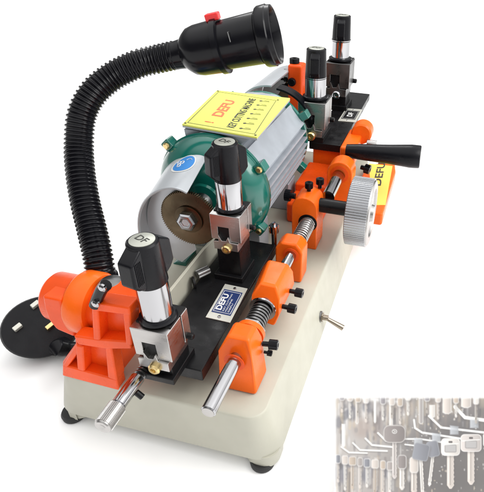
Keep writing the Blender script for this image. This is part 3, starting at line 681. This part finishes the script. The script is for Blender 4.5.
ids = np.zeros(uu.shape, int); NAMES = ['printed_image']; PAR = [0]
def inpoly(pts):
    m = np.zeros(uu.shape, bool); n_ = len(pts)
    for i in range(n_):
        (xa, ya), (xb, yb) = pts[i], pts[(i+1) % n_]
        if ya == yb: continue
        c_ = ((ya > vv) != (yb > vv)) & (uu < (xb-xa)*(vv-ya)/(yb-ya)+xa); m ^= c_
    return m
def segd(pts, closed=True):
    q = np.full(uu.shape, 1e9); n_ = len(pts)
    for i in range(n_ if closed else n_-1):
        (xa, ya), (xb, yb) = pts[i], pts[(i+1) % n_]; dx_, dy_ = xb-xa, yb-ya; L2 = max(1e-6, dx_*dx_+dy_*dy_)
        tt = np.clip(((uu-xa)*dx_+(vv-ya)*dy_)/L2, 0, 1); q = np.minimum(q, np.hypot(uu-xa-tt*dx_, vv-ya-tt*dy_))
    return q
def shape(name, pts, col, rimcol=None, a=1.0, soft=.6, parent=0, grad=0.0, idm=True):
    m = inpoly(pts); q = segd(pts); sd = np.where(m, q, -q)
    cov = (sm((sd+soft)/(2*soft))*a)[..., None]
    c_ = np.ones(uu.shape+(3,))*np.array(col)
    xs_ = [p[0] for p in pts]; mid, hw_ = (min(xs_)+max(xs_))/2, (max(xs_)-min(xs_))/2+.01
    c_ = c_*(1 + grad*(mid-uu)/hw_*1.0)[..., None]
    if rimcol: r_ = sm(1-(sd-.2)/1.1)[..., None]*.7; c_ = c_*(1-r_)+np.array(rimcol)*r_
    img[:] = img*(1-cov)+c_*cov
    if name:
        NAMES.append(name); PAR.append(parent); ids[sd > 0] = len(NAMES)-1; return len(NAMES)-1
def line(name, pts, w, col, a=1.0, soft=.6, shade=True, parent=0):
    q = segd(pts, False); cov = (sm((w/2+soft-q)/(2*soft))*a)[..., None]
    if shade:
        q2 = segd([(x, y+w*.7) for x, y in pts], False); c2 = (sm((w/2+1.2-q2)/2.4)*.35)[..., None]; img[:] = img*(1-c2)+np.array((.45, .43, .42))*c2
    img[:] = img*(1-cov)+np.array(col)*cov
    if name: NAMES.append(name); PAR.append(parent); ids[q < w/2] = len(NAMES)-1; return len(NAMES)-1
def rr2(cx_, cy_, hw, hh, r, n=5, rot=0):
    p = []
    for sx, sy_, a_ in ((1, -1, -90), (1, 1, 0), (-1, 1, 90), (-1, -1, 180)):
        for k in range(n+1): t = math.radians(a_ + 90*k/n); p.append((sx*(hw-r) + r*math.cos(t), sy_*(hh-r) + r*math.sin(t)))
    c_, s_ = math.cos(rot), math.sin(rot); return [(cx_ + a_*c_ - b_*s_, cy_ + a_*s_ + b_*c_) for a_, b_ in p]
WH, HD, BD, DK, GY, PL, TG, TN = (.95, .95, .94), (.82, .78, .76), (.86, .81, .77), (.60, .56, .55), (.56, .57, .61), (.91, .88, .85), (.74, .76, .79), (.80, .72, .64)
def pkey(cx_, cy_, hw, hh, bl, bw, mh, mb, rot=0, r=3, rim_=(.97, .96, .95), lean=0, soft=.6):
    x0_, x1_ = cx_-bw/2, cx_+bw/2; y0_ = cy_+hh-1; y1_ = y0_+bl
    pts = [(x0_, y0_), (x0_, y1_-bw*.5), (cx_-bw*.15, y1_), (cx_+bw*.15, y1_), (x1_, y1_-bw*.5)]
    k = int(bl/4.5)
    for i in range(k):
        yy_ = y1_-bw*.5-(i+.5)*(bl-bw*.5)/k; pts += [(x1_-.5, yy_), (x1_, yy_-1.3)]
    pts += [(x1_, y0_)]
    ln = lambda P_: [(a_ + lean*(b_-y0_), b_) for a_, b_ in P_]
    shape(None, [(a_+1.5, b_+1) for a_, b_ in ln(pts)], (.42, .40, .40), a=.35, soft=2)
    kb = shape('key_blade', ln(pts), mb, rimcol=tuple(min(1, c_*1.12) for c_ in mb), grad=.10, soft=soft)
    line(None, ln([(cx_-.2, y0_+1), (cx_-.2, y1_-4)]), .9, tuple(c_*.72 for c_ in mb), a=.8, shade=False); line(None, ln([(cx_-bw*.28, y0_+1), (cx_-bw*.28, y1_-6)]), .5, (.98, .97, .96), a=.6, shade=False)
    hpz = rr2(cx_, cy_, hw, hh, min(r, hh*.9, hw*.9), rot=rot)
    shape(None, [(a_+1.3, b_+1.3) for a_, b_ in hpz], (.42, .40, .40), a=.4, soft=2.2)
    hd2 = shape('key_head', hpz, mh, rimcol=rim_, grad=.10, soft=soft); PAR[kb] = hd2; return hd2
for x, y0_, y1_, w_, c_ in ((447, 397, 414, 9, BD), (466, 397, 408, 10, BD), (432, 405, 418, 6, PL), (375, 399, 423, 2.4, WH), (343.5, 424, 447, 3.6, WH), (391, 400, 428, 3.5, PL), (421, 398, 424, 4.5, (.7, .67, .66)), (357, 402, 424, 3, BD)):
    shape('key_blade', [(x-w_/2, y0_), (x+w_/2, y0_), (x+w_/2, y1_-1.5), (x+w_*.2, y1_), (x-w_*.2, y1_), (x-w_/2, y1_-1.5)], c_, rimcol=WH, grad=.12, soft=.9)
for x, y0_, y1_, w_, c_ in ((353, 462, 500, 4, BD), (360, 466, 500, 2.6, TN), (369.5, 459, 485, 2.6, PL), (376, 458, 491, 2.6, BD), (382, 461, 500, 3, TN), (389, 463, 497, 2.8, BD)):
    shape('key_blade', [(x-w_/2, y0_), (x+w_/2, y0_), (x+w_/2, y1_-1.5), (x, y1_), (x-w_/2, y1_-1.5)], c_, rimcol=WH, grad=.12, soft=1.5, a=.7)
for pts, w_ in (([(341.5, 447), (349, 452.5), (367, 453)], 1.7), ([(353, 443), (360, 450), (387, 451)], 1.7), ([(365.5, 438.5), (372, 445), (392, 447)], 1.9), ([(378, 433), (386, 441)], 1.9),
               ([(414, 420), (415, 428), (422, 432.5), (469, 440)], 2.0), ([(429, 416), (441, 427.5), (484, 432.5)], 2.2), ([(455, 407), (465, 417.5), (497, 422)], 3.4), ([(405, 439), (420, 439), (447, 443)], 1.7), ([(405, 444.5), (418, 446), (430, 447)], 1.4)):
    line('hook', pts, w_, WH)
for x, y in ((436, 438), (454, 430.5), (474, 424), (418, 443)):
    shape('tag', [(x-4, y-5), (x+4.5, y-4), (x+4.5, y+4), (x-4, y+4)], TG, a=.85, grad=.1, soft=.9)
for i, x in enumerate((338, 345, 352.5, 360, 367, 375, 383, 390)):
    pkey(x, 459 + (i*37 % 9), 2.8 + (i % 3)*.5, 4.5, 20 + (i*7 % 9), 2.4, (GY, BD, TN, (.7, .66, .64))[i % 4], (BD, PL, TN)[i % 3], r=2, soft=1.1)
for i, x in enumerate((342, 350, 358, 366, 383, 392, 400, 408, 427, 438, 456, 476)):
    pkey(x, 396 + (i*29 % 7), 2.8, 4.5, 13 + (i*5 % 8), 2.2, ((.62, .6, .62), BD, TN, PL)[i % 4], (BD, PL, (.7, .66, .62))[i % 3], r=2, soft=1.1)
pkey(402, 462, 4.5, 7, 22, 5, DK, PL, soft=1); pkey(414, 465, 4.5, 8, 22, 6, BD, BD, soft=.9)
pkey(433, 449, 6, 8, 30, 3.2, GY, PL, rot=-.2, rim_=(.66, .67, .7), lean=-.12); pkey(421, 452, 8, 8.5, 34, 3.5, GY, PL, rot=.2, rim_=(.66, .67, .7), lean=.05)
pkey(489, 440, 6, 7, 36, 6, PL, BD)
for cx_, cy_, hw_, mh_ in ((450.5, 447, 9.5, PL), (471, 443, 10.5, HD)):
    pkey(cx_, cy_, hw_, 8.8, 34, 7, mh_, BD, r=4)
    shape(None, rr2(cx_, cy_+1.5, 6, 4, 1.5), (.72, .71, .71), rimcol=(.55, .53, .52), a=.9); shape(None, rr2(cx_, cy_-5, 2.0, 1, .9), (.4, .38, .38), a=.9, soft=.4)
    line(None, [(cx_-hw_+2, cy_-2), (cx_+hw_-2, cy_-3.4)], 1.0, WH, shade=False, a=.8)
k1 = pkey(394.5, 434, 11, 8.8, 37, 4.6, DK, HD, r=6, rim_=(.9, .88, .86))
line(None, [(394.5 + 2.3*math.cos(t_/12*6.283), 431.5 + 2.0*math.sin(t_/12*6.283)) for t_ in range(13)], .6, WH, shade=False, a=.9)
line(None, [(393.5, 430.5), (395.5, 431.5), (393.8, 432.6)], .5, WH, shade=False, a=.9)
# pale veil and soft left/top border of the print itself
edge = (sm((uu-U0)/4)*sm((vv-V0)/4))[..., None]
lum = img.mean(-1, keepdims=True); img = (lum + (img-lum)*.7)*.93 + .06; img = np.array((.99, .99, .99))*(1-edge) + img*edge
lin = np.where(img <= .04045, img/12.92, ((img+.055)/1.055)**2.4); PRINT_GAIN = .86
mm = bpy.data.materials.new('print_ink'); mm.use_nodes = True; nn = mm.node_tree.nodes
an = nn.new('ShaderNodeAttribute'); an.attribute_name = 'ink'; b_ = nn['Principled BSDF']; b_.inputs['Roughness'].default_value = .6; b_.inputs['Specular IOR Level'].default_value = .1
mm.node_tree.links.new(an.outputs['Color'], b_.inputs['Base Color'])
OB = {}; org = ORG[pr_.name]; w_ = nx+1; fid = ids[:-1, :-1]
P0, PU, PV = pq(U0, V0, .01) - org, (pq(U1, V0, .01) - pq(U0, V0, .01))/nx, (pq(U0, V1, .01) - pq(U0, V0, .01))/ny
for q_, nm in enumerate(NAMES):
    jj, ii = np.nonzero(fid == q_)
    if len(jj) < 12: continue
    quad = np.stack([jj*w_+ii, (jj+1)*w_+ii, (jj+1)*w_+ii+1, jj*w_+ii+1], 1); uq, inv = np.unique(quad, return_inverse=True); inv = inv.reshape(-1, 4)
    J, I = uq//w_, uq % w_; co = (np.array(P0)[None] + I[:, None]*np.array(PU) + J[:, None]*np.array(PV))*U
    me = bpy.data.meshes.new(nm); me.from_pydata(co.tolist(), [], inv.tolist())
    ca = me.color_attributes.new('ink', 'FLOAT_COLOR', 'POINT'); buf = np.ones((len(uq), 4), dtype=np.float32); buf[:, :3] = lin.reshape(-1, 3)[uq]*PRINT_GAIN; ca.data.foreach_set('color', buf.ravel())
    me.materials.append(mm); ob = bpy.data.objects.new(nm, me); COL.objects.link(ob); ob.parent = pr_; OB[q_] = ob
for q_, ob in OB.items():
    if PAR[q_] in OB and PAR[q_]: ob.parent = OB[PAR[q_]]

# ------------------------------------------------------------------ ground, world, light, camera
m = mat('white_studio_sweep', (.97, .97, .97), .9, spec=0.0)
g = G().add([(-4000, -2000, GROUND), (4000, -2000, GROUND), (4000, 9000, GROUND), (-4000, 9000, GROUND)], [(0, 1, 2, 3)])
gr = part('ground', g, m, None, smooth=0); gr['kind'] = 'structure'

w = bpy.data.worlds.new('World'); scene.world = w; w.use_nodes = True
n = w.node_tree.nodes; l = w.node_tree.links; bg = n['Background']
tc = n.new('ShaderNodeTexCoord'); sp_ = n.new('ShaderNodeSeparateXYZ'); l.new(tc.outputs['Generated'], sp_.inputs['Vector'])
def node(op, a, b=None):
    q = n.new('ShaderNodeMath'); q.operation = op
    for i, s_ in enumerate((a, b)):
        if s_ is None: continue
        if isinstance(s_, (int, float)): q.inputs[i].default_value = s_
        else: l.new(s_, q.inputs[i])
    return q.outputs[0]
def smr(v, a, b, lo, hi):
    q = n.new('ShaderNodeMapRange'); q.interpolation_type = 'SMOOTHSTEP'; l.new(v, q.inputs['Value'])
    for k_, x_ in (('From Min', a), ('From Max', b), ('To Min', lo), ('To Max', hi)): q.inputs[k_].default_value = x_
    return q.outputs[0]
Xo, Yo, Zo = sp_.outputs
top = smr(Zo, .35, .85, 0, 1.36)                          # added overhead brightness in the world, for white floor and metal contrast
side = node('MULTIPLY', smr(Xo, .1, .75, 0, .9), smr(Zo, -.05, .25, 0, 1))      # added world brightness towards the right, no object there
dark = smr(Yo, -.75, -.2, .12, .32)                     # room behind the camera
tot = node('ADD', node('ADD', top, side), dark)
l.new(tot, bg.inputs['Strength']); bg.inputs['Color'].default_value = (1, .995, .985, 1)

def area(name, loc, target, size, power, col=(1, 1, 1)):
    L_ = bpy.data.lights.new(name, 'AREA'); L_.shape = 'RECTANGLE'; L_.size = size[0]*U; L_.size_y = size[1]*U; L_.energy = power; L_.color = col
    o_ = bpy.data.objects.new(name, L_); COL.objects.link(o_); o_.location = V(loc)*U
    o_.rotation_euler = (V(target)-V(loc)).to_track_quat('-Z', 'Y').to_euler(); return o_
area('softbox_right', (70, 20, 75), (-8, 20, 0), (60, 60), 10, (1, .99, .97))
area('softbox_back', (-30, 95, 80), (-8, 25, 5), (60, 30), 4)
cd = bpy.data.cameras.new('camera'); cam = bpy.data.objects.new('camera', cd); COL.objects.link(cam); scene.camera = cam
cd.sensor_fit = 'HORIZONTAL'; cd.sensor_width = 36; cd.lens = F*36/484
cd.shift_x = (242-CX)/484; cd.shift_y = -(246-CY)/484
cd.clip_start = .02; cd.clip_end = 500
R_ = Matrix((RR[0], -RR[1], -RR[2])).transposed().to_4x4(); R_.translation = V(CAM)*U; cam.matrix_world = R_
scene.view_settings.view_transform = 'Standard'; scene.view_settings.look = 'None'; scene.view_settings.exposure = 0; scene.view_settings.gamma = 1
scene.render.film_transparent = False
scene.cycles.max_bounces = 8
